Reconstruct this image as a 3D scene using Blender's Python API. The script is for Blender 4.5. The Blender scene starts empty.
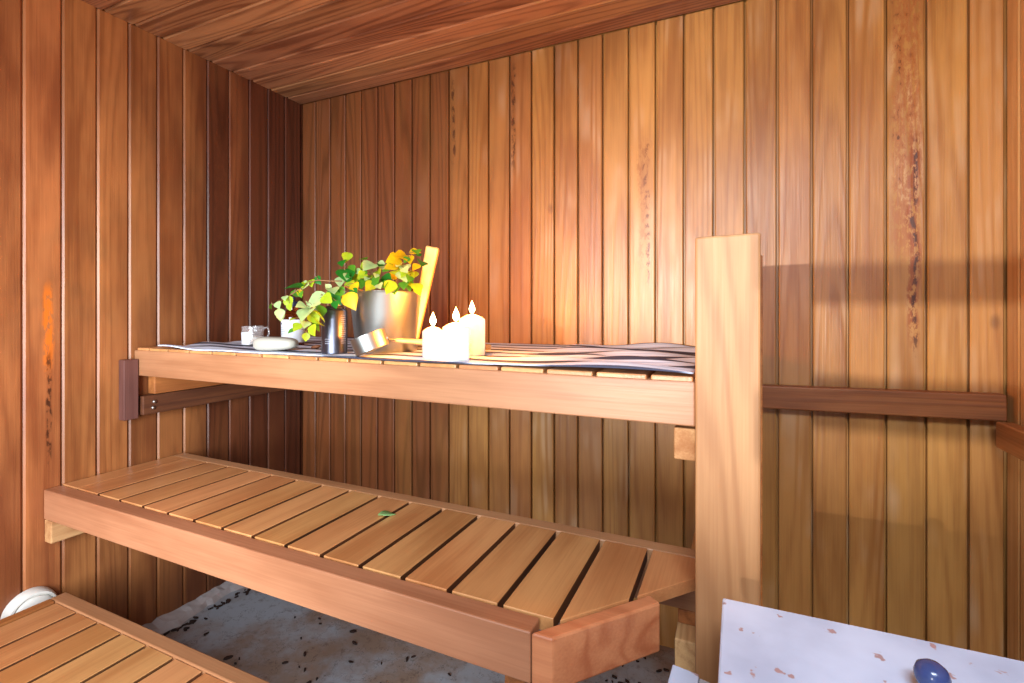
import bpy, bmesh, math, random
from mathutils import Vector, Matrix
random.seed(7)
C = bpy.context.scene.collection
H = 1.12                       # eye height above the floor; geometry below is written relative to the eye
F = 491.0
def P(x, y, d):                # a direction of view followed for a depth d (metres)
    dx = (x-512)/F; dz = (310-y)/F
    return Vector(((-.4131+.9107*dx)*d, (.9107+.4131*dx)*d, dz*d))

# ------------------------------------------------------------------ materials
def nt(name):
    m = bpy.data.materials.new(name); m.use_nodes = True
    t = m.node_tree; b = t.nodes['Principled BSDF']
    return m, t, b
def N(t, typ, **k):
    n = t.nodes.new(typ)
    for a, v in k.items():
        if a.startswith('i_'):
            key = a[2:]; key = int(key) if key.isdigit() else key.replace('_', ' ')
            n.inputs[key].default_value = v
        else: setattr(n, a, v)
    return n
def math_(t, op, a, b=None, c=None):
    n = t.nodes.new('ShaderNodeMath'); n.operation = op
    for i, v in enumerate((a, b, c)):
        if v is None: continue
        if isinstance(v, (int, float)): n.inputs[i].default_value = v
        else: t.links.new(v, n.inputs[i])
    return n.outputs[0]
def vmath(t, op, a, b):
    n = t.nodes.new('ShaderNodeVectorMath'); n.operation = op
    for i, v in enumerate((a, b)):
        if isinstance(v, (tuple, list)): n.inputs[i].default_value = v
        else: t.links.new(v, n.inputs[i])
    return n.outputs[0]
def mix(t, fac, a, b, blend='MIX'):
    n = t.nodes.new('ShaderNodeMix'); n.data_type = 'RGBA'; n.blend_type = blend
    for i, v in ((0, fac), (6, a), (7, b)):
        if isinstance(v, (int, float)): n.inputs[i].default_value = v
        elif isinstance(v, (tuple, list)): n.inputs[i].default_value = tuple(v)+(1,) if len(v) == 3 else v
        else: t.links.new(v, n.inputs[i])
    return n.outputs[2]
def smooth(t, v, a, b):
    n = t.nodes.new('ShaderNodeMapRange'); n.interpolation_type = 'SMOOTHSTEP'
    t.links.new(v, n.inputs[0]); n.inputs[1].default_value = a; n.inputs[2].default_value = b
    return n.outputs[0]
def srgb(r, g, b):
    f = lambda c: (c/255/12.92) if c/255 <= .04045 else ((c/255+.055)/1.055)**2.4
    return (f(r), f(g), f(b))

def wood(name, light, dark, axis='Z', rough=.42, tone=.35, ring=70, ringamt=.2, mott=.6, corner_tone=None, stains=(), stain_axis=0,
         wipe=0.0, bump=.25, spec=.4, fibre=.55, knots=0.0):
    m, t, b = nt(name); L = t.links.new
    tc = N(t, 'ShaderNodeTexCoord'); oi = N(t, 'ShaderNodeObjectInfo')
    at = N(t, 'ShaderNodeAttribute', attribute_name='board')
    r = math_(t, 'FRACT', math_(t, 'ADD', oi.outputs['Random'], at.outputs['Fac']))
    cm = N(t, 'ShaderNodeCombineXYZ')
    L(math_(t, 'MULTIPLY', r, 13.7), cm.inputs[0]); L(math_(t, 'MULTIPLY', r, 29.3), cm.inputs[1]); L(math_(t, 'MULTIPLY', r, 51.1), cm.inputs[2])
    p = vmath(t, 'ADD', tc.outputs['Object'], cm.outputs[0])
    ax = 'XYZ'.index(axis)
    def st(k):
        v = [1, 1, 1]; v[ax] = k
        return vmath(t, 'MULTIPLY', p, v)
    n1 = N(t, 'ShaderNodeTexNoise', i_Scale=9.0, i_Detail=1.0, i_Roughness=.4); L(st(.055), n1.inputs[0])
    g = math_(t, 'SINE', math_(t, 'MULTIPLY', n1.outputs[0], ring))
    g = math_(t, 'MULTIPLY_ADD', g, .5, .5)
    g = math_(t, 'POWER', g, 2.2)
    n2 = N(t, 'ShaderNodeTexNoise', i_Scale=220.0, i_Detail=3.0, i_Roughness=.6); L(st(.02), n2.inputs[0])
    n3 = N(t, 'ShaderNodeTexNoise', i_Scale=6.0, i_Detail=4.0, i_Roughness=.6); L(st(.22), n3.inputs[0])
    mo = smooth(t, n3.outputs[0], .3, .72)
    f = math_(t, 'MULTIPLY', g, ringamt)
    f = math_(t, 'MULTIPLY_ADD', n2.outputs[0], fibre, f)
    f = math_(t, 'MULTIPLY_ADD', mo, mott, f)
    f = math_(t, 'DIVIDE', f, ringamt+fibre+mott)
    f = smooth(t, f, .12, .85)
    col = mix(t, f, light, dark)
    hs = N(t, 'ShaderNodeHueSaturation')
    L(math_(t, 'MULTIPLY_ADD', r, tone, 1-tone/2), hs.inputs['Value'])
    L(math_(t, 'MULTIPLY_ADD', math_(t, 'FRACT', math_(t, 'MULTIPLY', r, 7.31)), .012, .494), hs.inputs['Hue'])
    L(col, hs.inputs['Color']); col = hs.outputs[0]
    if wipe > 0:                                   # pale raised summer-grain, scrubbed nearly white
        n5 = N(t, 'ShaderNodeTexNoise', i_Scale=9.0, i_Detail=2.0); L(st(.4), n5.inputs[0])
        w = math_(t, 'MULTIPLY', smooth(t, n5.outputs[0], .5, .75), math_(t, 'POWER', math_(t, 'SUBTRACT', 1.0, g), 2.0))
        col = mix(t, math_(t, 'MULTIPLY', w, wipe), col, srgb(214, 190, 160))
    if knots > 0:
        vo = N(t, 'ShaderNodeTexVoronoi', i_Scale=3.3); L(st(.55), vo.inputs[0])
        k = smooth(t, vo.outputs['Distance'], .055, .015)
        col = mix(t, math_(t, 'MULTIPLY', k, knots), col, srgb(70, 34, 14))
    sep = N(t, 'ShaderNodeSeparateXYZ'); L(tc.outputs['Object'], sep.inputs[0])
    if corner_tone:                                       # blotchy, darker red-brown towards the back left corner
        hi, a_, b_, amt, hc = corner_tone
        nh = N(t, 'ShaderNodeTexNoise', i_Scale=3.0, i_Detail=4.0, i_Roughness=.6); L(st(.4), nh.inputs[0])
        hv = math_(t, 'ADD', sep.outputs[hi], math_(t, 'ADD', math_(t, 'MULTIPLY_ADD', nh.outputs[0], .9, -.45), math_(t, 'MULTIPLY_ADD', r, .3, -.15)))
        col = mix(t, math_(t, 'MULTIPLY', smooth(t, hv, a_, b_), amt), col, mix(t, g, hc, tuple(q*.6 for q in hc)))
    for (c, hw, z0, z1, amt, thr, colr) in stains:
        n4 = N(t, 'ShaderNodeTexNoise', i_Scale=70.0, i_Detail=4.0, i_Roughness=.7)
        L(vmath(t, 'MULTIPLY', tc.outputs['Object'], (1, 1, .45)), n4.inputs[0])
        wv = N(t, 'ShaderNodeTexNoise', i_Scale=9.0); L(tc.outputs['Object'], wv.inputs[0])
        xx = math_(t, 'ADD', sep.outputs[stain_axis], math_(t, 'MULTIPLY_ADD', wv.outputs[0], .03, -.015))
        a1 = smooth(t, math_(t, 'ABSOLUTE', math_(t, 'SUBTRACT', xx, c)), hw, hw*.35)
        a2 = smooth(t, sep.outputs[2], z0+H, z0+H+.1); a3 = smooth(t, sep.outputs[2], z1+H, z1+H-.06)
        k = math_(t, 'MULTIPLY', math_(t, 'MULTIPLY', a1, a2), math_(t, 'MULTIPLY', a3, smooth(t, n4.outputs[0], thr, thr+.12)))
        col = mix(t, math_(t, 'MULTIPLY', k, amt), col, colr)
    L(col, b.inputs['Base Color'])
    L(math_(t, 'MULTIPLY_ADD', n2.outputs[0], .25, rough-.1), b.inputs['Roughness'])
    b.inputs['Specular IOR Level'].default_value = spec
    if bump:
        bp = N(t, 'ShaderNodeBump', i_Strength=bump, i_Distance=.002)
        L(math_(t, 'ADD', n2.outputs[0], math_(t, 'MULTIPLY', g, .4)), bp.inputs['Height']); L(bp.outputs[0], b.inputs['Normal'])
    return m

RES = srgb(158, 92, 40); DK = srgb(58, 26, 12)
W_BACK = wood('wall boards honey', srgb(188, 134, 72), srgb(146, 92, 44), 'Z', tone=.24, wipe=.3, spec=.55, rough=.36, knots=.5, corner_tone=(0, -.45, -1.35, .88, srgb(108, 54, 28)),
    stains=((.437, .05, .1, 1.2, .8, .4, srgb(160, 98, 52)), (.437, .042, .25, 1.2, .9, .57, DK), (.445, .03, .2, 1.2, .6, .5, RES), (.452, .018, -.14, .5, .95, .42, srgb(142, 74, 30)),
            (.455, .007, -.16, .5, .9, .45, DK),
            (-.27, .012, .05, .6, .9, .5, DK), (-.28, .03, .1, .6, .5, .45, srgb(140, 80, 30)), (-.765, .012, .5, .95, .8, .45, DK), (-1.03, .01, .55, .95, .8, .45, DK)))
W_LEFT = wood('wall boards red brown', srgb(176, 112, 64), srgb(124, 68, 36), 'Z', tone=.26, mott=.8, corner_tone=(1, .75, 1.5, .92, srgb(78, 36, 22)), spec=.5, rough=.38, knots=.6,
    stain_axis=1, stains=((.758, .016, -.22, .1, .95, .4, srgb(216, 112, 30)), (.76, .008, -.5, -.1, .9, .45, DK), (1.30, .05, .1, .9, .3, .4, DK)))
W_CEIL = wood('ceiling boards', srgb(172, 122, 84), srgb(110, 66, 42), 'X', tone=.3, ring=110, ringamt=.5, mott=.6, spec=.5, rough=.35, knots=.3)
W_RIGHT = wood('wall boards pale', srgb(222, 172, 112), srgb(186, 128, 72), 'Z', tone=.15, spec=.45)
def bench_wood(axis): return wood('bench wood '+axis, srgb(212, 154, 98), srgb(174, 112, 64), axis, tone=.22, ring=34, ringamt=.12, mott=.6, spec=.7, rough=.36, bump=.15)
W_SLAT = bench_wood('Y'); W_FASC = wood('fascia wood', srgb(186, 132, 94), srgb(152, 100, 66), 'X', tone=.1, ring=40, ringamt=.15, mott=.5, rough=.4, spec=.65, bump=.12)
W_EDGE = wood('slat edge gap shade', srgb(112, 66, 32), srgb(70, 38, 18), 'Y', tone=.1, rough=.7)  # slat sides coloured darker to put shade into the gaps
W_CHAM = wood('corner wood', srgb(206, 138, 92), srgb(168, 96, 58), 'X', tone=.1, ring=50, ringamt=.3, rough=.36, spec=.55, bump=.12)
W_POST = wood('post pine', srgb(192, 142, 98), srgb(160, 110, 72), 'Z', tone=.1, ring=70, ringamt=.35, knots=.7, rough=.45, bump=.12)
W_RAIL = wood('rail wood', srgb(170, 112, 60), srgb(120, 72, 36), 'X', tone=.1, ring=60, rough=.5)
W_RAILY = wood('beam wood', srgb(186, 118, 62), srgb(120, 66, 32), 'Y', tone=.3, ring=60, rough=.5, knots=.5)
W_DARK = wood('dark beam wood', srgb(126, 76, 46), srgb(80, 44, 28), 'Y', tone=.2, ring=60, rough=.55)
W_BAT = wood('dark batten wood', srgb(112, 74, 64), srgb(84, 50, 42), 'Z', tone=.1, ring=60, rough=.6)
W_RAW = wood('raw sawn wood', srgb(216, 172, 116), srgb(160, 108, 62), 'Y', tone=.2, ring=90, rough=.7, bump=.4)
W_HANDLE = wood('handle birch', srgb(226, 178, 112), srgb(200, 144, 80), 'Z', tone=.05, ring=50, rough=.4, bump=.1)

def plain(name, col, rough=.5, metal=0, spec=.5, **k):
    m, t, b = nt(name)
    n = N(t, 'ShaderNodeTexNoise', i_Scale=k.get('nscale', 30.0), i_Detail=4.0)
    tc = N(t, 'ShaderNodeTexCoord'); t.links.new(tc.outputs['Object'], n.inputs[0])
    v = k.get('var', .12)
    hs = N(t, 'ShaderNodeHueSaturation'); hs.inputs['Color'].default_value = tuple(col)+(1,)
    t.links.new(math_(t, 'MULTIPLY_ADD', n.outputs[0], v*2, 1-v), hs.inputs['Value'])
    t.links.new(hs.outputs[0], b.inputs['Base Color'])
    b.inputs['Roughness'].default_value = rough; b.inputs['Metallic'].default_value = metal; b.inputs['Specular IOR Level'].default_value = spec
    return m
def floor_mat():
    m, t, b = nt('worn painted concrete'); L = t.links.new
    tc = N(t, 'ShaderNodeTexCoord')
    a = N(t, 'ShaderNodeTexNoise', i_Scale=2.6, i_Detail=6.0, i_Roughness=.62); L(tc.outputs['Object'], a.inputs[0])
    c = N(t, 'ShaderNodeTexNoise', i_Scale=26.0, i_Detail=6.0, i_Roughness=.7); L(tc.outputs['Object'], c.inputs[0])
    v = N(t, 'ShaderNodeTexVoronoi', i_Scale=7.0, feature='DISTANCE_TO_EDGE'); L(vmath(t, 'ADD', tc.outputs['Object'], a.outputs['Color']), v.inputs[0])
    col = mix(t, smooth(t, a.outputs[0], .42, .62), srgb(144, 126, 112), srgb(164, 176, 188))
    col = mix(t, math_(t, 'MULTIPLY', smooth(t, c.outputs[0], .52, .7), .55), col, srgb(96, 78, 66))
    col = mix(t, math_(t, 'MULTIPLY', smooth(t, v.outputs[0], .012, .003), .5), col, srgb(50, 38, 32))
    L(col, b.inputs['Base Color']); b.inputs['Roughness'].default_value = .55
    bp = N(t, 'ShaderNodeBump', i_Strength=.4, i_Distance=.004); L(c.outputs[0], bp.inputs['Height']); L(bp.outputs[0], b.inputs['Normal'])
    return m
def chipped_white():
    m, t, b = nt('chipped white enamel'); L = t.links.new
    tc = N(t, 'ShaderNodeTexCoord')
    a = N(t, 'ShaderNodeTexNoise', i_Scale=42.0, i_Detail=3.0, i_Roughness=.5); L(tc.outputs['Object'], a.inputs[0])
    c = N(t, 'ShaderNodeTexNoise', i_Scale=5.0, i_Detail=5.0); L(tc.outputs['Object'], c.inputs[0])
    col = mix(t, smooth(t, c.outputs[0], .4, .75), srgb(196, 210, 234), srgb(160, 174, 200))
    col = mix(t, math_(t, 'MULTIPLY', smooth(t, a.outputs[0], .65, .69), .8), col, srgb(158, 112, 100))
    L(col, b.inputs['Base Color']); b.inputs['Roughness'].default_value = .42
    bp = N(t, 'ShaderNodeBump', i_Strength=.15, i_Distance=.003); L(a.outputs[0], bp.inputs['Height']); L(bp.outputs[0], b.inputs['Normal'])
    return m
def cloth_mat():
    m, t, b = nt('striped cotton'); L = t.links.new
    tc = N(t, 'ShaderNodeTexCoord'); sep = N(t, 'ShaderNodeSeparateXYZ'); L(tc.outputs['UV'], sep.inputs[0])
    y = sep.outputs[1]
    ph = math_(t, 'FRACT', math_(t, 'MULTIPLY_ADD', y, 10.5, .1))
    s = math_(t, 'SUBTRACT', smooth(t, ph, .48, .53), smooth(t, ph, .84, .89))
    ph2 = math_(t, 'FRACT', math_(t, 'MULTIPLY', y, 36.0))
    thin = math_(t, 'MULTIPLY', math_(t, 'SUBTRACT', smooth(t, ph2, .1, .15), smooth(t, ph2, .3, .35)), .35)
    col = mix(t, thin, srgb(222, 234, 252), srgb(84, 110, 160))
    col = mix(t, s, col, srgb(62, 64, 84))
    n = N(t, 'ShaderNodeTexNoise', i_Scale=420.0); L(tc.outputs['Object'], n.inputs[0])
    col = mix(t, math_(t, 'MULTIPLY', n.outputs[0], .12), col, (.3, .3, .34))
    L(col, b.inputs['Base Color']); b.inputs['Roughness'].default_value = .9; b.inputs['Specular IOR Level'].default_value = .15
    return m
def leaf_mat(name, col):
    m, t, b = nt(name); L = t.links.new
    tc = N(t, 'ShaderNodeTexCoord')
    n = N(t, 'ShaderNodeTexNoise', i_Scale=55.0, i_Detail=3.0); L(tc.outputs['Object'], n.inputs[0])
    cc = mix(t, n.outputs[0], tuple(c*.75 for c in col), tuple(min(1, c*1.25) for c in col))
    L(cc, b.inputs['Base Color']); b.inputs['Roughness'].default_value = .4
    tr = N(t, 'ShaderNodeBsdfTranslucent'); L(cc, tr.inputs[0])
    mx = N(t, 'ShaderNodeMixShader'); mx.inputs[0].default_value = .45
    L(b.outputs[0], mx.inputs[1]); L(tr.outputs[0], mx.inputs[2])
    L(mx.outputs[0], t.nodes['Material Output'].inputs[0])
    return m
def steel(name, col, rough):
    m, t, b = nt(name); L = t.links.new
    tc = N(t, 'ShaderNodeTexCoord')
    n = N(t, 'ShaderNodeTexNoise', i_Scale=150.0, i_Detail=2.0); L(vmath(t, 'MULTIPLY', tc.outputs['Object'], (.04, .04, 3)), n.inputs[0])
    b.inputs['Base Color'].default_value = col+(1,); b.inputs['Metallic'].default_value = 1
    L(math_(t, 'MULTIPLY_ADD', n.outputs[0], .16, rough-.08), b.inputs['Roughness'])
    return m
def wax():
    m, t, b = nt('white wax')
    n = N(t, 'ShaderNodeTexNoise', i_Scale=20.0)
    t.links.new(mix(t, n.outputs[0], (.82, .79, .73), (.86, .84, .79)), b.inputs['Base Color'])
    b.inputs['Subsurface Weight'].default_value = .6; b.inputs['Subsurface Radius'].default_value = (.02, .012, .006); b.inputs['Subsurface Scale'].default_value = 1
    b.inputs['Roughness'].default_value = .45
    return m
def flame_mat():
    m, t, b = nt('flame'); L = t.links.new
    t.nodes.remove(b)
    tc = N(t, 'ShaderNodeTexCoord'); sep = N(t, 'ShaderNodeSeparateXYZ'); L(tc.outputs['Generated'], sep.inputs[0])
    col = mix(t, smooth(t, sep.outputs[2], .1, 1), (1, .85, .5), (1, .55, .15))
    e = N(t, 'ShaderNodeEmission', i_Strength=14.0); L(col, e.inputs[0])
    tp = N(t, 'ShaderNodeBsdfTransparent'); ad = N(t, 'ShaderNodeAddShader')
    L(e.outputs[0], ad.inputs[0]); L(tp.outputs[0], ad.inputs[1]); L(ad.outputs[0], t.nodes['Material Output'].inputs[0])
    return m
def glass(name, col, rough=.02):
    m, t, b = nt(name)
    n = N(t, 'ShaderNodeTexNoise', i_Scale=15.0)
    t.links.new(mix(t, n.outputs[0], col, tuple(min(1, c*1.05) for c in col)), b.inputs['Base Color'])
    b.inputs['Transmission Weight'].default_value = .9; b.inputs['Roughness'].default_value = rough; b.inputs['IOR'].default_value = 1.46
    return m

M_FLOOR = floor_mat(); M_ENAMEL = chipped_white(); M_CLOTH = cloth_mat()
M_STEEL = steel('brushed steel', srgb(160, 164, 160), .38); M_CAP = steel('polished cap', srgb(214, 214, 214), .22)
M_GREYALU = steel('dark anodised aluminium', srgb(96, 98, 110), .34)
M_WAX = wax(); M_FLAME = flame_mat()
M_KERB = plain('flaking whitewashed concrete', srgb(178, 172, 172), .8, var=.35, nscale=18.)
M_VENT = plain('white plastic', srgb(226, 224, 216), .45, var=.1, nscale=60.)
M_KNOB = plain('dark blue bakelite', srgb(52, 66, 112), .2, var=.1)
M_AMBER = glass('amber glass', srgb(150, 66, 22), .1); M_CLEAR = glass('clear glass', (.95, .96, .97))
M_NAVY = plain('navy plastic', srgb(22, 28, 52), .35); M_LABEL = plain('white paper label', srgb(206, 210, 214), .6, var=.03)
M_INK = plain('grey ink', srgb(90, 90, 100), .7); M_PALEINK = plain('pale print', srgb(176, 180, 190), .6)
M_BLACK = plain('black rubber', srgb(24, 22, 24), .6); M_SOAP = plain('pale soap', srgb(164, 160, 148), .5, var=.1)
M_CREAM = plain('white cream', srgb(230, 228, 222), .5, var=.03)
M_BARK = plain('twig bark', srgb(122, 92, 58), .7, var=.25); M_DEBRIS = plain('dark leaf litter', srgb(46, 30, 24), .85, var=.3)
M_ZINC = plain('grey painted steel', srgb(168, 172, 178), .45, var=.1); M_BOLT = steel('bolt steel', srgb(170, 165, 160), .4)
M_BRASS = plain('brown resin', srgb(110, 64, 34), .6, var=.2)
GREENS = [leaf_mat('leaf mid green', srgb(92, 160, 44)), leaf_mat('leaf yellow green', srgb(176, 204, 44)),
          leaf_mat('leaf pale green', srgb(188, 218, 150)), leaf_mat('leaf yellow', srgb(250, 200, 30)), leaf_mat('leaf deep green', srgb(40, 128, 40))]
M_LEAFLET = leaf_mat('leaf bright green', srgb(190, 255, 170))

# ------------------------------------------------------------------ mesh helpers
def link(name, bm, mat, parent=None, smooth_=False, origin=None):
    """bm is in eye-relative world coordinates; the origin goes to the base centre (or the given point)"""
    me = bpy.data.meshes.new(name)
    co = [v.co for v in bm.verts]
    if origin is None:
        mn = [min(c[i] for c in co) for i in range(3)]; mx_ = [max(c[i] for c in co) for i in range(3)]
        origin = Vector(((mn[0]+mx_[0])/2, (mn[1]+mx_[1])/2, mn[2]))
    else: origin = Vector(origin)
    bmesh.ops.translate(bm, verts=bm.verts, vec=-origin)
    bm.to_mesh(me); bm.free()
    for m in (mat if isinstance(mat, (list, tuple)) else [mat]): me.materials.append(m)
    if smooth_:
        for p in me.polygons: p.use_smooth = True
        me.set_sharp_from_angle(angle=math.radians(38))
    o = bpy.data.objects.new(name, me); C.objects.link(o)
    wl = origin + Vector((0, 0, H))
    if parent:
        o.parent = parent
        pw = parent.location.copy(); q = parent.parent
        while q: pw += q.location; q = q.parent
        o.location = wl - pw
    else: o.location = wl
    return o
def tag(o, label, cat, group=None, kind=None):
    if label: o['label'] = label
    if cat: o['category'] = cat
    if group: o['group'] = group
    if kind: o['kind'] = kind
    return o
def thing(name, loc, label, cat, group=None):
    o = bpy.data.objects.new(name, None); C.objects.link(o); o.empty_display_size = .05
    o.location = Vector(loc)+Vector((0, 0, H)); return tag(o, label, cat, group)
def struct(o): o['kind'] = 'structure'; return o
def box(bm, a, b, bev=.002, seg=2):
    t = bmesh.new()
    bmesh.ops.create_cube(t, size=1)
    for v in t.verts: v.co = Vector(((a[i]+b[i])/2+v.co[i]*(b[i]-a[i]) for i in range(3)))
    if bev: bmesh.ops.bevel(t, geom=t.edges[:], offset=bev, segments=seg, profile=.5, affect='EDGES')
    merge(bm, t); return bm
def merge(bm, t, M=None):
    me = bpy.data.meshes.new('tmp'); t.to_mesh(me); t.free()
    if M is not None: me.transform(M)
    bm.from_mesh(me); bpy.data.meshes.remove(me)
def B(a, b, bev=.002): return box(bmesh.new(), a, b, bev)
def prism(bm, poly, z0, z1, bev=.002):
    t = bmesh.new()
    lo = [t.verts.new((x, y, z0)) for x, y in poly]; hi = [t.verts.new((x, y, z1)) for x, y in poly]
    n = len(poly)
    t.faces.new(lo[::-1]); t.faces.new(hi)
    for i in range(n): t.faces.new((lo[i], lo[(i+1) % n], hi[(i+1) % n], hi[i]))
    bmesh.ops.recalc_face_normals(t, faces=t.faces)
    if bev: bmesh.ops.bevel(t, geom=t.edges[:], offset=bev, segments=2, profile=.5, affect='EDGES')
    merge(bm, t); return bm
def lathe(bm, prof, n=40, M=None, caps=True):
    t = bmesh.new(); rings = []
    for r, z in prof:
        if r < 1e-6: rings.append([t.verts.new((0, 0, z))])
        else: rings.append([t.verts.new((r*math.cos(2*math.pi*i/n), r*math.sin(2*math.pi*i/n), z)) for i in range(n)])
    for a, b in zip(rings, rings[1:]):
        for i in range(n):
            j = (i+1) % n
            if len(a) == 1 and len(b) == 1: continue
            if len(a) == 1: t.faces.new((a[0], b[i], b[j]))
            elif len(b) == 1: t.faces.new((a[i], a[j], b[0]))
            else: t.faces.new((a[i], a[j], b[j], b[i]))
    bmesh.ops.recalc_face_normals(t, faces=t.faces)
    merge(bm, t, M); return bm
def tube(bm, pts, rad, n=8):
    t = bmesh.new(); rings = []
    for k, p in enumerate(pts):
        d = (pts[min(k+1, len(pts)-1)]-pts[max(k-1, 0)]).normalized()
        u = d.cross(Vector((.13, .27, .95))).normalized(); w = d.cross(u)
        r = rad[k] if isinstance(rad, (list, tuple)) else rad
        rings.append([t.verts.new(p+(u*math.cos(2*math.pi*i/n)+w*math.sin(2*math.pi*i/n))*r) for i in range(n)])
    for a, b in zip(rings, rings[1:]):
        for i in range(n): t.faces.new((a[i], a[(i+1) % n], b[(i+1) % n], b[i]))
    t.faces.new(rings[0][::-1]); t.faces.new(rings[-1])
    bmesh.ops.recalc_face_normals(t, faces=t.faces)
    merge(bm, t); return bm
def spline(pts, k=6):
    out = []; n = len(pts)
    for i in range(n-1):
        p0, p1, p2, p3 = pts[max(i-1, 0)], pts[i], pts[i+1], pts[min(i+2, n-1)]
        for j in range(k):
            s = j/k
            out.append(.5*((2*p1)+(p2-p0)*s+(2*p0-5*p1+4*p2-p3)*s*s+(3*p1-p0-3*p2+p3)*s**3))
    out.append(pts[-1].copy()); return out

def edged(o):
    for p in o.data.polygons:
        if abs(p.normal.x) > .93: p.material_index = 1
# ------------------------------------------------------------------ panelled shell
def panel(name, mat, u0, u1, start, pitch, v0, v1, frame, hole=None, gro=(.0034, .0028, .020)):
    """tongue-and-groove boards: frame(u, v, depth) gives a point; depth grows into the room"""
    bm = bmesh.new(); lay = bm.loops.layers.float_color.new('board')
    k0 = math.floor((u0-start)/pitch)-1; k = k0
    rr = random.Random(hash(name) % 1000 if False else len(name)*17)
    g, ch, dp = gro
    while start+k*pitch < u1:
        a = max(u0, start+k*pitch); b = min(u1, start+(k+1)*pitch); k += 1
        if b-a < .004: continue
        val = rr.random()
        spans = [(v0, v1)]
        if hole and a < hole[1] and b > hole[0]: spans = [(v0, hole[2]), (hole[3], v1)]
        dj = rr.uniform(-.0006, .0006)
        for (s0, s1) in spans:
            prof = [(a, 0-dp), (a+g, -dp), (a+g, -ch*.8), (a+g+ch, dj), (b-g-ch, dj), (b-g, -ch*.8), (b-g, -dp), (b, -dp)]
            if b-a < .02: prof = [(a, 0), (b, 0)]
            lo = [bm.verts.new(frame(u, s0, d)) for u, d in prof]; hi = [bm.verts.new(frame(u, s1, d)) for u, d in prof]
            for i in range(len(prof)-1):
                f = bm.faces.new((lo[i], lo[i+1], hi[i+1], hi[i]))
                for l in f.loops: l[lay] = (val, val, val, 1)
    # solid backing so that the shell has thickness
    return bm
ZF, ZC = -1.12, .967
XL, XR, YB, YF = -1.859, .645, 1.70, -.62
W_FRONT = W_LEFT
def shell():
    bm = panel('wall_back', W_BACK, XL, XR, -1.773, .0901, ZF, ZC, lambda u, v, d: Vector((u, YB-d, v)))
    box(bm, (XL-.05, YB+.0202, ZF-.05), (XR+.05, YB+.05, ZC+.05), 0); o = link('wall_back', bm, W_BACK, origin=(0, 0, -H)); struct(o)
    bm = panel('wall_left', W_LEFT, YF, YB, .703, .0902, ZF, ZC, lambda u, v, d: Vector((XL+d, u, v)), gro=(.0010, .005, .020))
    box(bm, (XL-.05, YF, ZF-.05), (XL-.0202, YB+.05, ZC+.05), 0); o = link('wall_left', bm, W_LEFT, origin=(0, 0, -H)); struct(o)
    bm = panel('wall_right', W_RIGHT, YF, YB, .675, .12, ZF, ZC, lambda u, v, d: Vector((XR-d, u, v)))
    box(bm, (XR+.0202, YF, ZF-.05), (XR+.05, YB+.05, ZC+.05), 0); o = link('wall_right', bm, W_RIGHT, origin=(0, 0, -H)); struct(o)
    bm = panel('ceiling', W_CEIL, YF, YB, .99, .0895, XL, XR, lambda u, v, d: Vector((v, u, ZC-d)), gro=(.0002, .0065, .0054))
    box(bm, (XL-.05, YF, ZC+.0202), (XR+.05, YB+.05, ZC+.05), 0); o = link('ceiling', bm, W_CEIL, origin=(0, 0, -H)); struct(o)
    bm = B((XL-.05, YF-.05, ZF-.06), (XR+.05, YB+.05, ZF), 0); o = link('floor', bm, M_FLOOR, origin=(0, 0, -H)); struct(o)
    # window wall behind the eye, with its opening
    hx0, hx1, hz0, hz1 = -1.15, .45, -.75, .80
    bm = bmesh.new()
    for a, b in (((XL, ZF), (hx0, ZC)), ((hx1, ZF), (XR, ZC)), ((hx0, ZF), (hx1, hz0)), ((hx0, hz1), (hx1, ZC))):
        box(bm, (a[0], YF-.05, a[1]), (b[0], YF, b[1]), 0)
    struct(link('wall_front', bm, W_RIGHT, origin=(0, 0, -H)))
    # kerb of flaking concrete along the left wall and the back wall
    bm = bmesh.new(); n = 120; rows = []
    for i in range(n+1):
        y = YF+(YB-YF)*i/n; w = .05+.012*math.sin(i*.37)+random.uniform(-.006, .006); h = .026+random.uniform(-.005, .004)
        rows.append([bm.verts.new((XL+a, y, ZF+b)) for a, b in ((0, 0), (0, h+.004), (w*.5, h+random.uniform(-.003, .003)), (w*.85, h-.006), (w+random.uniform(0, .008), 0))])
    for a, b in zip(rows, rows[1:]):
        for k in range(5): bm.faces.new((a[k], a[(k+1) % 5], b[(k+1) % 5], b[k]))
    bm.faces.new(rows[0][::-1]); bm.faces.new(rows[-1]); bmesh.ops.recalc_face_normals(bm, faces=bm.faces)
    struct(link('trim_1', bm, M_KERB))
shell()
# unseen bars added behind the eye to cast the shadow bands
bm = bmesh.new()
for a, b in (((-.322, .074), (.03, .127)), ((-.322, -.088), (.03, -.02))):
    box(bm, (a[0], YF-.03, a[1]), (b[0], YF-.006, b[1]), .004)
struct(link('shadow_bars', bm, W_RIGHT))

# ------------------------------------------------------------------ upper bench
ub = thing('upper_bench', (-.95, 1.345, -.36), 'long upper wooden bench carrying the striped towel, bucket and candles', 'bench')
link('fascia', B((XL+.001, .989, -.2215), (-.068, 1.03, -.1365), .003), W_FASC, ub)
ST = -.128
x0 = -1.682; pit = .1085
edges = [XL+.003]
for k in range(-1, 14): edges.append(x0+k*pit)
edges = [XL+.003]+[-1.788]+[-1.686+k*.10935 for k in range(15)]+[-.05]
edges = [e for e in edges if e < -.1]+[-.068]
for a, b in zip(edges, edges[1:]):
    link('slat', B((a+.004, .995, ST-.026), (b-.004, 1.655, ST), .003), W_SLAT, ub)
link('back_rail', B((XL+.002, 1.66, -.22), (-.068, 1.698, ST), .003), W_FASC, ub)
link('support_beam', B((XL+.002, 1.031, -.29), (XL+.04, 1.655, -.1545), .003), W_RAILY, ub)
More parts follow.
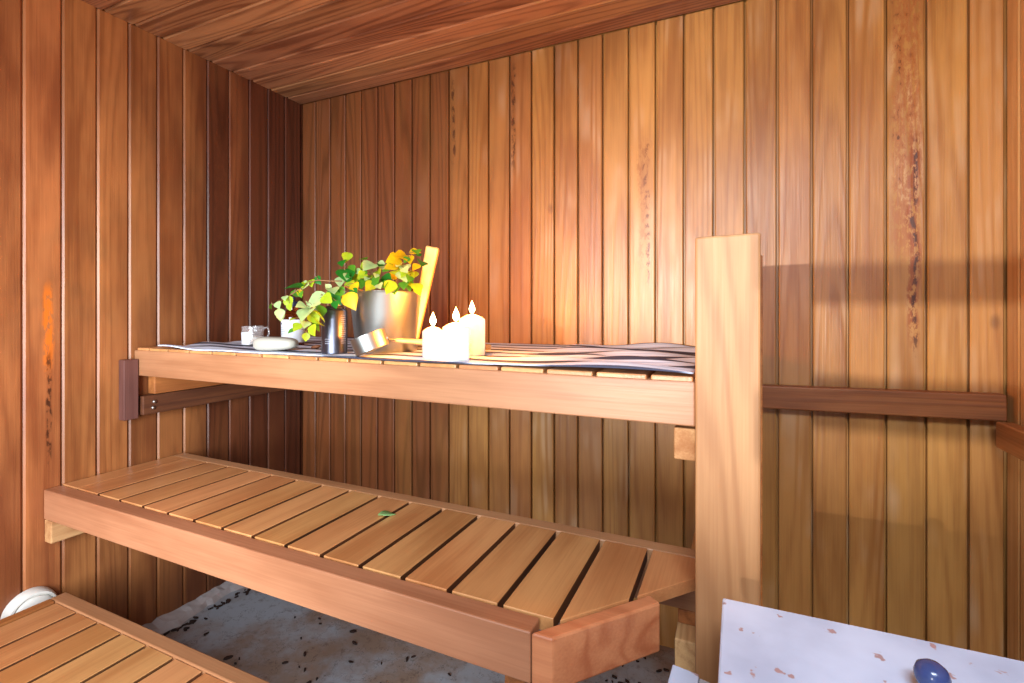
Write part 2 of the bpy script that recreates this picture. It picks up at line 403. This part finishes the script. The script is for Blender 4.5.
db = link('support_beam', B((XL+.002, .995, -.356), (XL+.04, 1.69, -.292), .003), W_DARK, ub); db['label'] = 'dark brown lower support beam'
for y, z in ((1.03, -.315), (1.026, -.335)):
    link('bolt', lathe(bmesh.new(), [(0, 0), (.006, 0), (.006, .004), (.003, .006), (0, .006)], 16, Matrix.Translation((XL+.04, y, z)) @ Matrix.Rotation(math.pi/2, 4, 'Y')), M_BOLT, db)
eb = link('support_beam', B((-.108, 1.0, -.29), (-.068, 1.69, -.228), .003), W_RAW, ub)
bt = link('wall_batten', B((XL+.0008, .942, -.365), (-1.827, .9865, -.165), .003), W_BAT)
tag(bt, 'short dark upright wooden batten on the left wall against the upper bench end', 'batten')

# ------------------------------------------------------------------ lower bench
lb = thing('lower_bench', (-.95, .95, ZF), 'wooden lower bench with crosswise slats and a cut-off right corner', 'bench')
link('fascia', B((XL+.003, .748, -.6165), (-.306, .791, -.53), .003), W_FASC, lb)
dv = Vector((.645, .764)).normalized(); nv = Vector((-dv.y, dv.x))
A0 = Vector((-.268, .748)); A1 = A0+dv*.226; th = .029
I0 = Vector((-.305, .748))
poly = [tuple(A0), tuple(A1), tuple(A1+nv*th), (I0.x, .748+.0001)]
link('corner_fascia', prism(bmesh.new(), poly, -.619, -.53, .004), W_CHAM, lb)
Q0 = A0+nv*(th+.002)                # inner chamfer line, slats end here
def clip(poly):
    out = []; s = lambda p: (Vector(p)-Q0).dot(nv)
    for i, p in enumerate(poly):
        q = poly[(i+1) % len(poly)]; a, b = s(p), s(q)
        if a >= 0: out.append(p)
        if (a >= 0) != (b >= 0):
            k = a/(a-b); out.append((p[0]+(q[0]-p[0])*k, p[1]+(q[1]-p[1])*k))
    res = []
    for p in out:
        if all((Vector(p)-Vector(q)).length > .012 for q in res): res.append(p)
    return res
ge = [XL+.003, -1.773]+[-1.665+.1068*k for k in range(15)]+[-.067]
for i, (a, b) in enumerate(zip(ge, ge[1:])):
    l = a+(.006 if i > 1 else .0012); r = b-(.006 if 0 < i < len(ge)-2 else .0015)
    pl = clip([(l, .7935), (r, .7935), (r, 1.1125), (l, 1.1125)])
    edged(link('slat', prism(bmesh.new(), pl, -.5535, -.5275, .0013), [W_SLAT, W_EDGE], lb))
link('back_rail', B((XL+.003, 1.114, -.645), (-.067, 1.154, -.5275), .003), W_FASC, lb)
link('inner_beam', B((-1.8, .793, -.61), (-.34, .82, -.5535), .002), W_DARK, lb)
link('support_beam', B((XL+.002, .75, -.685), (XL+.04, 1.15, -.619), .003), W_RAW, lb)
link('support_beam', B((-.113, 1.06, -.75), (-.068, 1.69, -.676), .003), W_RAW, lb)
link('packing_block', B((-.112, 1.115, -.6755), (-.069, 1.153, -.6455), .002), W_RAILY, lb)
link('leg', B((-.375, .793, ZF), (-.335, .833, -.5535), .003), W_RAILY, lb)

# ------------------------------------------------------------------ post
po = thing('wooden_post', (-.012, 1.0, ZF), 'tall pale pine post at the right end of both benches', 'post')
bm = B((-.066, .955, ZF), (.0412, 1.03, .134), .004)
for v in bm.verts:
    if v.co.z > .1: v.co.z += (v.co.x+.012)*.02
link('plank', bm, W_POST, po)
link('rear_board', B((-.03, 1.031, ZF), (.0475, 1.055, .103), .002), W_RAILY, po)

# ------------------------------------------------------------------ rails at right
r1 = link('wall_rail', B((.06, 1.655, -.29), (.632, 1.694, -.222), .004), W_RAIL)
r1.rotation_euler = (0, math.radians(-1.2), 0)
tag(r1, 'brown wooden rail fixed along the back wall right of the post', 'rail')
r2 = link('wall_rail', B((.606, -.3, -.35), (.644, 1.652, -.284), .004), W_RAILY)
tag(r2, 'dark wooden rail running along the right wall, its end by the back corner', 'rail')

# ------------------------------------------------------------------ low step
ls = thing('low_step', (-1.25, .45, ZF), 'low slatted wooden step in front of the lower bench at the left wall', 'step')
zs = -.82
link('back_rail', B((-1.765, .726, zs-.085), (-.9, .762, zs+.004), .003), W_FASC, ls)
g2 = [-1.735, -1.625]+[-1.522+.1065*k for k in range(6)]
link('side_rail', B((-1.765, .1, zs-.085), (-1.737, .7255, zs+.004), .003), W_RAILY, ls)
for a, b in zip(g2, g2[1:]):
    edged(link('slat', B((a+.0055, .1, zs-.026), (b-.0055, .7245, zs), .0013), [W_SLAT, W_EDGE], ls))
link('front_rail', B((-1.765, .06, zs-.085), (-.9, .0985, zs+.004), .003), W_FASC, ls)
for x, y in ((-1.73, .68), (-.96, .68), (-1.73, .11), (-.96, .11)):
    link('leg', B((x, y, ZF), (x+.04, y+.04, zs-.0265), .003), W_RAILY, ls)

# ------------------------------------------------------------------ heater with lid
ht = thing('sauna_heater', (.17, .55, ZF), 'white enamelled sauna stove with a chipped flat lid in front of the post', 'stove')
zl = -.45
def rotz(bm, a, c): bmesh.ops.rotate(bm, verts=bm.verts, cent=c, matrix=Matrix.Rotation(a, 3, 'Z')); return bm
link('body', B((-.0, .34, ZF), (.41, .81, zl-.031), .012), M_ENAMEL, ht)
lid = link('lid', prism(bmesh.new(), [(-.0175, .837), (-.021, .32), (.43, .32), (.43, .848)], zl-.03, zl, .003), M_ENAMEL, ht)
kp = P(932, 667, .57)
kn = link('knob', lathe(bmesh.new(), [(0, zl-.0005), (.011, zl-.0005), (.009, zl+.008), (.0135, zl+.013), (.0165, zl+.02), (.0172, zl+.027), (.0145, zl+.035), (.008, zl+.04), (0, zl+.041)], 32, Matrix.Translation((kp.x, kp.y, 0))), M_KNOB, lid, True)
kn['label'] = 'dark blue round knob'
bm = prism(bmesh.new(), [(-.096, .871), (-.10, .80), (-.102, .60), (-.03, .60), (-.055, .80), (-.0535, .864)], ZF, -.60, .002)
bm2 = bmesh.new()
sb = link('side_casing', bm, M_ENAMEL, ht)
fl = link('flange', prism(bmesh.new(), [(-.053, .862), (-.055, .80), (-.03, .60), (-.022, .60), (-.034, .858)], -.9, -.604, .002), M_ZINC, sb); fl['label'] = 'grey side flange'

# ------------------------------------------------------------------ wall vent
vp = Vector((XL+.001, .716, -.868))
v = thing('wall_vent', vp, 'round white plastic vent low on the left wall behind the step', 'vent')
MY = Matrix.Translation(vp) @ Matrix.Rotation(math.pi/2, 4, 'Y')
link('ring', lathe(bmesh.new(), [(0, 0), (.062, 0), (.062, .004), (.059, .024), (.055, .03), (.05, .031), (.048, .026), (0, .026)], 56, MY), M_VENT, v, True)
link('disc', lathe(bmesh.new(), [(0, .027), (.0455, .027), (.0455, .033), (.04, .0375), (.02, .04), (0, .041)], 56, MY), M_VENT, v, True)

# ------------------------------------------------------------------ striped towel
bm = bmesh.new(); uvl = bm.loops.layers.uv.new('UVMap')
nx, ny = 240, 70
tx0, tx1, ty0, ty1 = -1.79, -.072, .988, 1.652
def tz(x, y):
    amp = .0026+.0062*max(0, min(1, (x+.55)/.25))+.003*max(0, min(1, (-1.45-x)/.2))
    w = math.sin(x*17+y*31+1.6*math.sin(y*11+x*3))*.55+math.sin(x*9-y*41+2)*.45
    flat = 1-max(0, min(1, 1.3-abs(x+.95)/.42)) if -1.4 < x < -.5 else 1
    back = max(0, min(1, (y-1.32)/.25))*max(0, min(1, (x+.62)/.2))*.004*(.55+.45*math.sin(x*23))
    return ST+.0012+max(0, amp*(1+w)*max(.12, flat)*.8)+back
vg = []
for i in range(nx+1):
    row = []
    for j in range(ny+1):
        s, u = i/nx, j/ny
        x = tx0+(tx1-tx0)*s
        yf = ty0+.008+.011*math.sin(x*7.1)*math.sin(x*2.3+1); y = yf+(ty1-yf)*u
        x2 = x+.05*(1-u)*(1-s)**6-.0*u
        if x2 > tx1: x2 = tx1
        row.append((bm.verts.new((x2, y, tz(x2, y))), (s, y-1.0+.03*math.sin(x*2.1)+.012*math.sin(x*9))))
    vg.append(row)
for i in range(nx):
    for j in range(ny):
        q = (vg[i][j], vg[i+1][j], vg[i+1][j+1], vg[i][j+1])
        f = bm.faces.new([a[0] for a in q]); f.smooth = True
        for l, a in zip(f.loops, q): l[uvl].uv = a[1]
tw = link('striped_towel', bm, M_CLOTH)
so = tw.modifiers.new('thickness', 'SOLIDIFY'); so.thickness = .003; so.offset = 1
tag(tw, 'long striped navy and white towel spread over the upper bench', 'towel')
TZ = ST+.0052        # things stand on the towel at this height

# ------------------------------------------------------------------ bucket
bc = Vector((-.965, 1.205, TZ))
bk = thing('sauna_bucket', bc, 'brushed steel sauna bucket with an upright wooden handle, full of birch twigs', 'bucket')
T = Matrix.Translation(bc)
link('steel_body', lathe(bmesh.new(), [(0, .004), (.088, .0), (.09, .002), (.0915, .006), (.109, .172), (.111, .176), (.1105, .178), (.108, .176), (.089, .008), (0, .007)], 72, T), M_STEEL, bk, True)
# wooden stave handle on the right side, following the flare
rt = Vector((.9107, .4131, 0)); fw = Vector((-.4131, .9107, 0))
pb = P(414, 341, 1.49); pt = P(433, 247, 1.49)
bm = bmesh.new()
ax = (pt-pb).normalized(); sd = rt-ax*rt.dot(ax); sd.normalize(); fd = ax.cross(sd)
for v_ in box(bm, (-.02, -.012, 0), (.02, .012, (pt-pb).length), .005).verts:
    q = v_.co.copy(); k = q.z/(pt-pb).length
    v_.co = pb+ax*q.z+sd*q.x*(.62+.4*k)+fd*q.y
link('wooden_handle', bm, W_HANDLE, bk)
0 and link('handle_band', tube(bmesh.new(), [bc+Vector((math.cos(a)*.1045, math.sin(a)*.1045, .125)) for a in [i*math.pi/24 for i in range(49)]], .0022), M_STEEL, bk, True)

# ------------------------------------------------------------------ birch twigs
def leaf(bm, base, d, nrm, ln, wd, mi):
    d = d.normalized(); s = d.cross(nrm).normalized(); n = s.cross(d).normalized()
    prof = [(0, 0), (.06, .2), (.18, .4), (.36, .5), (.55, .46), (.73, .32), (.89, .14), (1, 0)]
    mid = []; lft = []; rgt = []
    for (t_, w) in prof:
        c = base+d*(t_*ln)-n*(ln*.16*t_*t_)
        mid.append(bm.verts.new(c))
        zig = 1+.05*(1 if int(t_*14) % 2 else -1)
        lft.append(bm.verts.new(c+s*w*wd*zig+n*w*wd*.35) if 0 < t_ < 1 else mid[-1])
        rgt.append(bm.verts.new(c-s*w*wd*zig+n*w*wd*.35) if 0 < t_ < 1 else mid[-1])
    for i in range(len(prof)-1):
        for sd_ in (lft, rgt):
            vs = []
            for q in (mid[i], mid[i+1], sd_[i+1], sd_[i]):
                if q not in vs: vs.append(q)
            if len(vs) >= 3:
                f = bm.faces.new(vs if sd_ is rgt else vs[::-1]); f.material_index = mi; f.smooth = True
def branch(label, stem, leaves, rs):
    R = random.Random(rs)
    base = Vector((bc.x, bc.y, TZ+.02))
    pts = spline([P(*s) for s in stem], 8)
    rootp = bc+Vector((R.uniform(-.03, .03), R.uniform(-.03, .03), .014))
    full = spline([rootp, rootp.lerp(pts[0], .5)+Vector((0, 0, .01)), pts[0]], 6)[:-1]+pts
    n = len(full)
    th_ = tag(bpy.data.objects.new('birch_twig', None), label, 'twig', 'birch twigs in the steel bucket'); C.objects.link(th_)
    th_.location = rootp+Vector((0, 0, H)); th_.empty_display_size = .03
    bm = bmesh.new(); tube(bm, full, [.0026-.0017*i/n for i in range(n)], 7)
    lbm = bmesh.new()
    for (x, y, d, sz, mi) in list(leaves):
        if sz > 8.5 and R.random() < .75: leaves.append((x+R.uniform(-9, 9), y+R.uniform(-8, 6), d+R.uniform(-.03, .03), R.uniform(6, 10), R.choice((0, 1, 1, 2, 2, mi, mi, 4))))
    for (x, y, d, sz, mi) in leaves:
        c = P(x, y, d+R.uniform(-.02, .02))
        q = min(pts, key=lambda a: (a-c).length)
        dr = (c-q)
        if dr.length < .01: dr = Vector((R.uniform(-1, 1), R.uniform(-1, 0), R.uniform(-1, .2)))*.02
        ln = sz/F*d*1.2
        drn = dr.normalized()
        drn = (drn+Vector((R.uniform(-.5, .5), R.uniform(-.5, .3), -.45))).normalized()
        b0 = c-drn*ln*.5
        tube(bm, spline([q, q.lerp(b0, .5)+Vector((0, 0, .004)), b0], 4), .0009, 5)
        nr = Vector((.41, -.91, 0))*R.uniform(.5, 1)+Vector((R.uniform(-.6, .6), R.uniform(-.3, .3), R.uniform(.2, 1)))
        leaf(lbm, b0, drn, nr, ln, ln*.8, mi)
    link('stem', bm, M_BARK, th_, True); link('foliage', lbm, GREENS, th_)
# mi: 0 mid, 1 yellow green, 2 pale, 3 yellow, 4 deep
branch('birch twig from the bucket reaching furthest out, tip hanging above the jar', [(362, 290, 1.42), (345, 282, 1.40), (330, 281, 1.39), (314, 281, 1.38), (298, 290, 1.37), (284, 299, 1.37), (272, 305, 1.37)],
    [(294, 287, 1.37, 17, 4), (304, 286, 1.37, 11, 2), (311, 283, 1.37, 9, 1), (296, 294, 1.37, 10, 0), (289, 302, 1.36, 11, 1), (278, 305, 1.36, 8, 2), (271, 306, 1.36, 7, 0), (280, 314, 1.36, 10, 2), (300, 293, 1.37, 8, 1), (285, 298, 1.37, 7, 2)], 1)
branch('birch twig drooping over the amber bottle and the dark grey bottle', [(364, 291, 1.40), (348, 287, 1.35), (334, 289, 1.32), (320, 296, 1.30), (312, 308, 1.29), (308, 322, 1.29), (306, 333, 1.30)],
    [(316, 301, 1.29, 21, 2), (306, 313, 1.28, 20, 2), (319, 310, 1.29, 18, 0), (314, 318, 1.28, 13, 1), (318, 322, 1.29, 14, 1), (305, 324, 1.28, 11, 2), (297, 327, 1.28, 10, 1), (292, 331, 1.28, 8, 0), (313, 331, 1.29, 10, 1), (306, 337, 1.30, 8, 1), (320, 316, 1.30, 14, 1),
     (334, 297, 1.29, 18, 4), (327, 299, 1.28, 13, 1), (351, 301, 1.29, 17, 3), (355, 287, 1.30, 11, 3), (333, 290, 1.30, 13, 2), (340, 292, 1.30, 12, 0)], 2)
branch('short upright birch twig with one leaf standing highest over the bucket rim', [(360, 292, 1.45), (350, 281, 1.43), (345, 270, 1.42), (347, 258, 1.42)],
    [(346, 275, 1.41, 19, 4), (347, 257, 1.41, 11, 1), (341, 281, 1.40, 13, 2), (355, 279, 1.41, 12, 1), (357, 272, 1.42, 10, 1), (350, 285, 1.39, 11, 1), (352, 268, 1.43, 8, 0)], 3)
branch('birch twig with pale and green leaves over the middle of the bucket', [(376, 291, 1.45), (374, 280, 1.44), (371, 270, 1.44), (368, 263, 1.44)],
    [(369, 266, 1.42, 16, 2), (381, 267, 1.43, 13, 2), (363, 266, 1.43, 9, 1), (364, 283, 1.40, 14, 0), (373, 275, 1.41, 15, 1), (376, 281, 1.40, 13, 0), (383, 284, 1.40, 12, 0), (362, 275, 1.42, 10, 1), (370, 286, 1.39, 12, 1), (378, 272, 1.44, 10, 1), (387, 277, 1.42, 10, 4)], 4)
branch('birch twig with bright yellow leaves beside the bucket handle', [(394, 291, 1.45), (397, 278, 1.44), (402, 266, 1.44), (412, 254, 1.44)],
    [(394, 260, 1.42, 16, 3), (401, 256, 1.43, 15, 3), (409, 259, 1.43, 11, 3), (415, 252, 1.44, 10, 3), (391, 267, 1.42, 13, 3), (397, 272, 1.42, 13, 1), (403, 276, 1.41, 14, 2), (390, 287, 1.38, 14, 1), (395, 290, 1.38, 11, 0), (405, 268, 1.43, 12, 2), (398, 265, 1.41, 13, 3), (392, 276, 1.42, 10, 3), (408, 282, 1.42, 10, 1)], 5)
branch('birch twig with green and olive leaves hanging across the bucket handle', [(402, 292, 1.46), (408, 281, 1.44), (414, 270, 1.43), (422, 263, 1.42)],
    [(422, 263, 1.41, 12, 4), (413, 275, 1.41, 11, 1), (417, 288, 1.40, 13, 1), (416, 267, 1.41, 9, 3), (408, 274, 1.42, 10, 1), (410, 286, 1.40, 10, 0), (404, 285, 1.40, 11, 0)], 6)

# ------------------------------------------------------------------ ladle
lt_ = Vector((-.897, 1.035, TZ))
tlt = Matrix.Rotation(math.radians(22), 4, Vector((.4131, -.9107, 0)))
lc = P(370, 342.7, 1.30)
ld = thing('sauna_ladle', (lc.x, lc.y, TZ), 'steel sauna ladle tipped over in front of the bucket, wooden handle behind the candles', 'ladle')
ML = Matrix.Translation(lc) @ tlt
link('cup', lathe(bmesh.new(), [(0, -.021), (.042, -.022), (.045, -.02), (.047, .022), (.0455, .0225), (.0435, -.018), (0, -.0185)], 56, ML), M_STEEL, ld, True)
h0 = P(392, 340, 1.335); h1 = P(491, 347.2, 1.372)
bm = bmesh.new(); tube(bm, [h0, h0.lerp(h1, .05), h0.lerp(h1, .3), h0.lerp(h1, .7), h0.lerp(h1, .97), h1], [.003, .0055, .0078, .0085, .0085, .007], 14)
hd = link('wooden_handle', bm, W_HANDLE, ld, True)
cs = ML @ Vector((.0455, 0, .0))
cr = lc+rt*.044+Vector((0, 0, .012))
link('bracket', tube(bmesh.new(), [cr, cr.lerp(h0, .5), h0+(h1-h0)*.04], .0032), M_STEEL, ld, True)

# ------------------------------------------------------------------ candles
def candle(px, py, d, w, h, rot, label, first=None):
    c = P(px, py, d); c.z = TZ
    t = thing('pillar_candle', c, label, 'candle', 'lit white candles on the striped towel')
    bm = bmesh.new(); s = w/2
    sec = []; lev = [(0, .97), (.002, 1), (h-.004, 1), (h-.0005, .965)]
    base = [(s, s), (-s, s), (-s, -s), (s, -s)]; pts = []
    for (cx, cy) in base:
        a0 = math.atan2(cy, cx)
        for k in range(5):
            a = a0+(k-2)*math.radians(22); r = s*.16
            pts.append(((abs(cx)-r)*(1 if cx > 0 else -1)+r*math.cos(a), (abs(cy)-r)*(1 if cy > 0 else -1)+r*math.sin(a)))
    rings = [[bm.verts.new((x*f, y*f, z)) for x, y in pts] for z, f in lev]
    for f, z in ((.75, h+.004), (.45, h+.009), (.15, h+.011)):
        rings.append([bm.verts.new((x*f, y*f, z)) for x, y in pts])
    n = len(pts)
    for a, b in zip(rings, rings[1:]):
        for i in range(n): bm.faces.new((a[i], a[(i+1) % n], b[(i+1) % n], b[i]))
    bm.faces.new(rings[0][::-1]); bm.faces.new(rings[-1])
    M = Matrix.Translation(c) @ Matrix.Rotation(rot, 4, 'Z')
    bm.transform(M); bmesh.ops.recalc_face_normals(bm, faces=bm.faces)
    link('wax_body', bm, M_WAX, t, True)
    top = c+Vector((0, 0, h+.0105))
    link('wick', tube(bmesh.new(), [top, top+Vector((0, 0, .005)), top+Vector((.0012, 0, .009))], .0011), M_BLACK, t)
    link('flame', lathe(bmesh.new(), [(0, 0), (.004, .003), (.0075, .009), (.008, .014), (.0064, .021), (.003, .029), (0, .037)], 20, Matrix.Translation(top+Vector((0, 0, .003)))), M_FLAME, t, True)
    l = bpy.data.lights.new('candle_light', 'POINT'); l.energy = CANDLE; l.color = (1, .3, .03); l.shadow_soft_size = .007
    lo = bpy.data.objects.new('candle_light', l); C.objects.link(lo); lo.location = top+Vector((0, 0, H+.02))
CANDLE = 5.4
RZ = math.radians(24.4)
candle(433, 352, 1.275, .05, .068, RZ+math.radians(18), 'shortest white square candle, nearest the ladle')
candle(456, 355, 1.205, .05, .081, RZ+math.radians(38), 'white square candle in front, between the other two')
candle(472, 350, 1.335, .056, .099, RZ+math.radians(30), 'tallest white square candle at the back')

# ------------------------------------------------------------------ bottles, jar, soap
c = P(334.5, 352, 1.395); c.z = TZ
t = thing('aluminium_bottle', c, 'dark grey metal bottle with silver cap standing beside the bucket', 'bottle')
T = Matrix.Translation(c)
bd = link('bottle_body', lathe(bmesh.new(), [(0, 0), (.033, 0), (.035, .002), (.035, .119), (.033, .124), (.026, .127), (.0255, .129), (0, .129)], 48, T), M_GREYALU, t, True)
link('collar', lathe(bmesh.new(), [(.0, .1292), (.024, .1292), (.024, .133), (0, .133)], 40, T), M_BLACK, t, True)
link('cap', lathe(bmesh.new(), [(0, .1335), (.0215, .1335), (.0225, .135), (.0225, .153), (.021, .155), (0, .155)], 40, T), M_CAP, t, True)
bm = bmesh.new(); R = random.Random(5)
for k in range(14):       # columns of small print on the bottle
    z = .03+k*.006
    for (a0, a1) in ((-.62, -.62+R.uniform(.35, .55)),) + (((-1.9, -1.9+R.uniform(.2, .5)),) if k in (0, 1, 2) else ()):
        q = [Vector((math.cos(a+RZ-.1)*.0353, math.sin(a+RZ-.1)*.0353, 0)) for a in [a0+(a1-a0)*i/5 for i in range(6)]]
        link('lettering', tube(bmesh.new(), [c+p+Vector((0, 0, z)) for p in q], .0006, 4), M_PALEINK, bd)

c = P(293, 345, 1.70); c.z = TZ
t = thing('amber_bottle', c, 'brown bottle with white label and dark cap behind the soap', 'bottle')
T = Matrix.Translation(c)
bd = link('bottle_body', lathe(bmesh.new(), [(0, 0), (.034, 0), (.037, .003), (.037, .098), (.034, .108), (.024, .119), (.0165, .124), (.0165, .134), (0, .134)], 48, T), M_AMBER, t, True)
lbm = bmesh.new(); lathe(lbm, [(.0374, .012), (.0376, .0125), (.0376, .0895), (.0374, .09)], 64, T)
lb_ = link('paper_label', lbm, M_LABEL, t, True); lb_['label'] = 'white paper label'
bm = bmesh.new()
for k, (w, r, z) in enumerate(((.16, .002, .076), (.1, .0022, .076), (.5, .0006, .062), (.62, .0006, .056), (.55, .0006, .05), (.6, .0006, .044), (.4, .0006, .038), (.58, .0006, .03), (.3, .0006, .024))):
    off = -.35 if k == 0 else (.02 if k == 1 else 0)
    link('lettering', tube(bmesh.new(), [c+Vector((math.cos(a)*.0378, math.sin(a)*.0378, z)) for a in [-1.95+off-w+2*w*i/8 for i in range(9)]], r, 4), M_INK, lb_)
link('cap', lathe(bmesh.new(), [(0, .1345), (.0185, .1345), (.0195, .136), (.0195, .15), (.0185, .152), (.008, .153), (.007, .168), (0, .168)], 32, T), M_NAVY, t, True)

c = P(253, 345, 1.71); c.z = TZ
t = thing('glass_jar', c, 'small clear glass with white label, beside the soap', 'jar')
T = Matrix.Translation(c)
link('glass_wall', lathe(bmesh.new(), [(0, 0), (.031, 0), (.034, .003), (.0355, .066), (.0345, .067), (.0325, .006), (0, .005)], 48, T), M_CLEAR, t, True)
bm = bmesh.new(); rs = []
for i in range(13):
    a = RZ-math.pi/2-.95+1.15*i/12
    rs.append([bm.verts.new(c+Vector((math.cos(a)*r, math.sin(a)*r, z))) for r, z in ((.0348, .004), (.036, .046), (.0365, .046), (.0353, .004))])
for a, b in zip(rs, rs[1:]):
    for i in range(4): bm.faces.new((a[i], a[(i+1) % 4], b[(i+1) % 4], b[i]))
bm.faces.new(rs[0]); bm.faces.new(rs[-1][::-1]); bmesh.ops.recalc_face_normals(bm, faces=bm.faces)
link('paper_label', bm, M_LABEL, t, True)
link('handle', tube(bmesh.new(), spline([c+rt*.0355+Vector((0, 0, .058)), c+rt*.052+Vector((0, 0, .06)), c+rt*.054+Vector((0, 0, .035)), c+rt*.0355+Vector((0, 0, .018))], 6), .003), M_CLEAR, t, True)
link('cream', lathe(bmesh.new(), [(0, .0055), (.0318, .0065), (.0325, .03), (.02, .034), (0, .035)], 32, T), M_CREAM, t, True)

c = P(276, 345, 1.475)
bm = bmesh.new(); bmesh.ops.create_uvsphere(bm, u_segments=40, v_segments=24, radius=1)
for v_ in bm.verts:
    x, y, z = v_.co
    k = 1/(abs(x)**3.2+abs(y)**3.2+abs(z)**3.2)**(1/3.2)
    q = Vector((x*k*.0635*(1), y*k*.03, z*k*.0205))
    q.z *= 1-.12*(q.x/.0635)
    v_.co = Vector((c.x, c.y, TZ+.0215))+rt*q.x+fw*q.y+Vector((0, 0, q.z))
tag(link('soap_bar', bm, M_SOAP, None, True), 'pale oval bar of soap at the front of the upper bench', 'soap')

# little brown spoon-like chip between the bottles
c = P(316, 347.6, 1.55)
bm = bmesh.new(); bmesh.ops.create_uvsphere(bm, u_segments=20, v_segments=12, radius=1)
for v_ in bm.verts:
    q = v_.co; v_.co = Vector((c.x, c.y, TZ+.0065))+rt*q.x*.015+fw*q.y*.01+Vector((0, 0, q.z*.006+q.x*.002))
tag(link('bark_chip', bm, M_BRASS, None, True), 'small brown chip lying between the amber and the grey bottle', 'chip')

# fallen leaf on the lower bench, dry litter on the floor
bm = bmesh.new(); fl_ = Vector((-.83, 1.0, -.524))
leaf(bm, fl_, rt*1+fw*.25, Vector((0, 0, 1)), .046, .03, 0)
for v_ in bm.verts: v_.co.z = max(v_.co.z, -.5258)
lf = link('fallen_leaf', bm, M_LEAFLET); so = lf.modifiers.new('t', 'SOLIDIFY'); so.thickness = .0006; so.offset = 1
tag(lf, 'single green leaf fallen on the lower bench slats', 'leaf')
R = random.Random(11); bm = bmesh.new()
def flake(x, y, s):
    a = R.uniform(0, 6.28); pl = []
    for k in range(7):
        r = s*R.uniform(.6, 1.1); b_ = 2*math.pi*k/7
        u, w = r*math.cos(b_), .45*r*math.sin(b_)
        pl.append((x+u*math.cos(a)-w*math.sin(a), y+u*math.sin(a)+w*math.cos(a)))
    prism(bm, pl, ZF+.0005, ZF+.003+R.uniform(0, .003), 0)
for k in range(90):       # against the kerb
    y = R.uniform(.75, 1.66); flake(XL+.07+abs(R.gauss(0, .02)), y, R.uniform(.005, .016))
for k in range(80): flake(R.uniform(-1.75, -.3), R.uniform(.75, 1.62), R.uniform(.004, .016))
for k in range(140): flake(R.uniform(-.45, .0), R.uniform(1.0, 1.62), R.uniform(.004, .014))
tag(link('leaf_litter', bm, M_DEBRIS), 'dark dry leaf crumbs scattered on the concrete floor', 'litter', None, 'stuff')

# ------------------------------------------------------------------ light
def area(name, loc, target, sx, sy, e, col, spread=180):
    l = bpy.data.lights.new(name, 'AREA'); l.spread = math.radians(spread); l.shape = 'RECTANGLE'; l.size = sx; l.size_y = sy; l.energy = e; l.color = col
    o = bpy.data.objects.new(name, l); C.objects.link(o); o.location = Vector(loc)+Vector((0, 0, H))
    o.rotation_euler = (Vector(target)-Vector(loc)).to_track_quat('-Z', 'Y').to_euler(); return o
area('daylight_and_fill', (-.7, YF+.02, 0), (-1.6, 1.1, -.35), .9, 1.4, 31, (.86, .93, 1), 88)
area('daylight_and_fill', (-.1, -.5, -.2), (-.75, 1.2, .85), .7, .4, 6, (.9, .95, 1), 90)  # added low fill lamp, brightens the ceiling and upper back wall
area('daylight_and_fill', (.22, -.35, .78), (.3, 1.25, -.85), .7, .3, 12, (.78, .88, 1), 95)  # added overhead fill lamp for the stove lid and lower right wall
l = bpy.data.lights.new('sun_through_window', 'SPOT'); l.energy = 560; l.color = (1, .95, .88); l.shadow_soft_size = .016; l.spot_size = math.radians(28); l.spot_blend = .7
o = bpy.data.objects.new('sun_through_window', l); C.objects.link(o); o.location = (-.74, -2.5, .12+H)
o.rotation_euler = (Vector((.22, 1.7, .33))-Vector((-.74, -2.5, .12))).to_track_quat('-Z', 'Y').to_euler()
w = bpy.data.worlds.new('world'); bpy.context.scene.world = w; w.use_nodes = True
w.node_tree.nodes['Background'].inputs[0].default_value = (.75, .87, 1, 1); w.node_tree.nodes['Background'].inputs[1].default_value = .8

# ------------------------------------------------------------------ camera
cd = bpy.data.cameras.new('camera'); cam = bpy.data.objects.new('camera', cd); C.objects.link(cam)
cam.location = (0, 0, H); cam.rotation_euler = (math.pi/2, 0, RZ)
cd.sensor_width = 36; cd.lens = 36*F/1024; cd.shift_y = -31.5/1024; cd.clip_start = .01
sc = bpy.context.scene; sc.camera = cam
vs = sc.view_settings; vs.view_transform = 'Standard'; vs.look = 'None'; vs.gamma = 1; vs.use_curve_mapping = False; vs.exposure = -.2
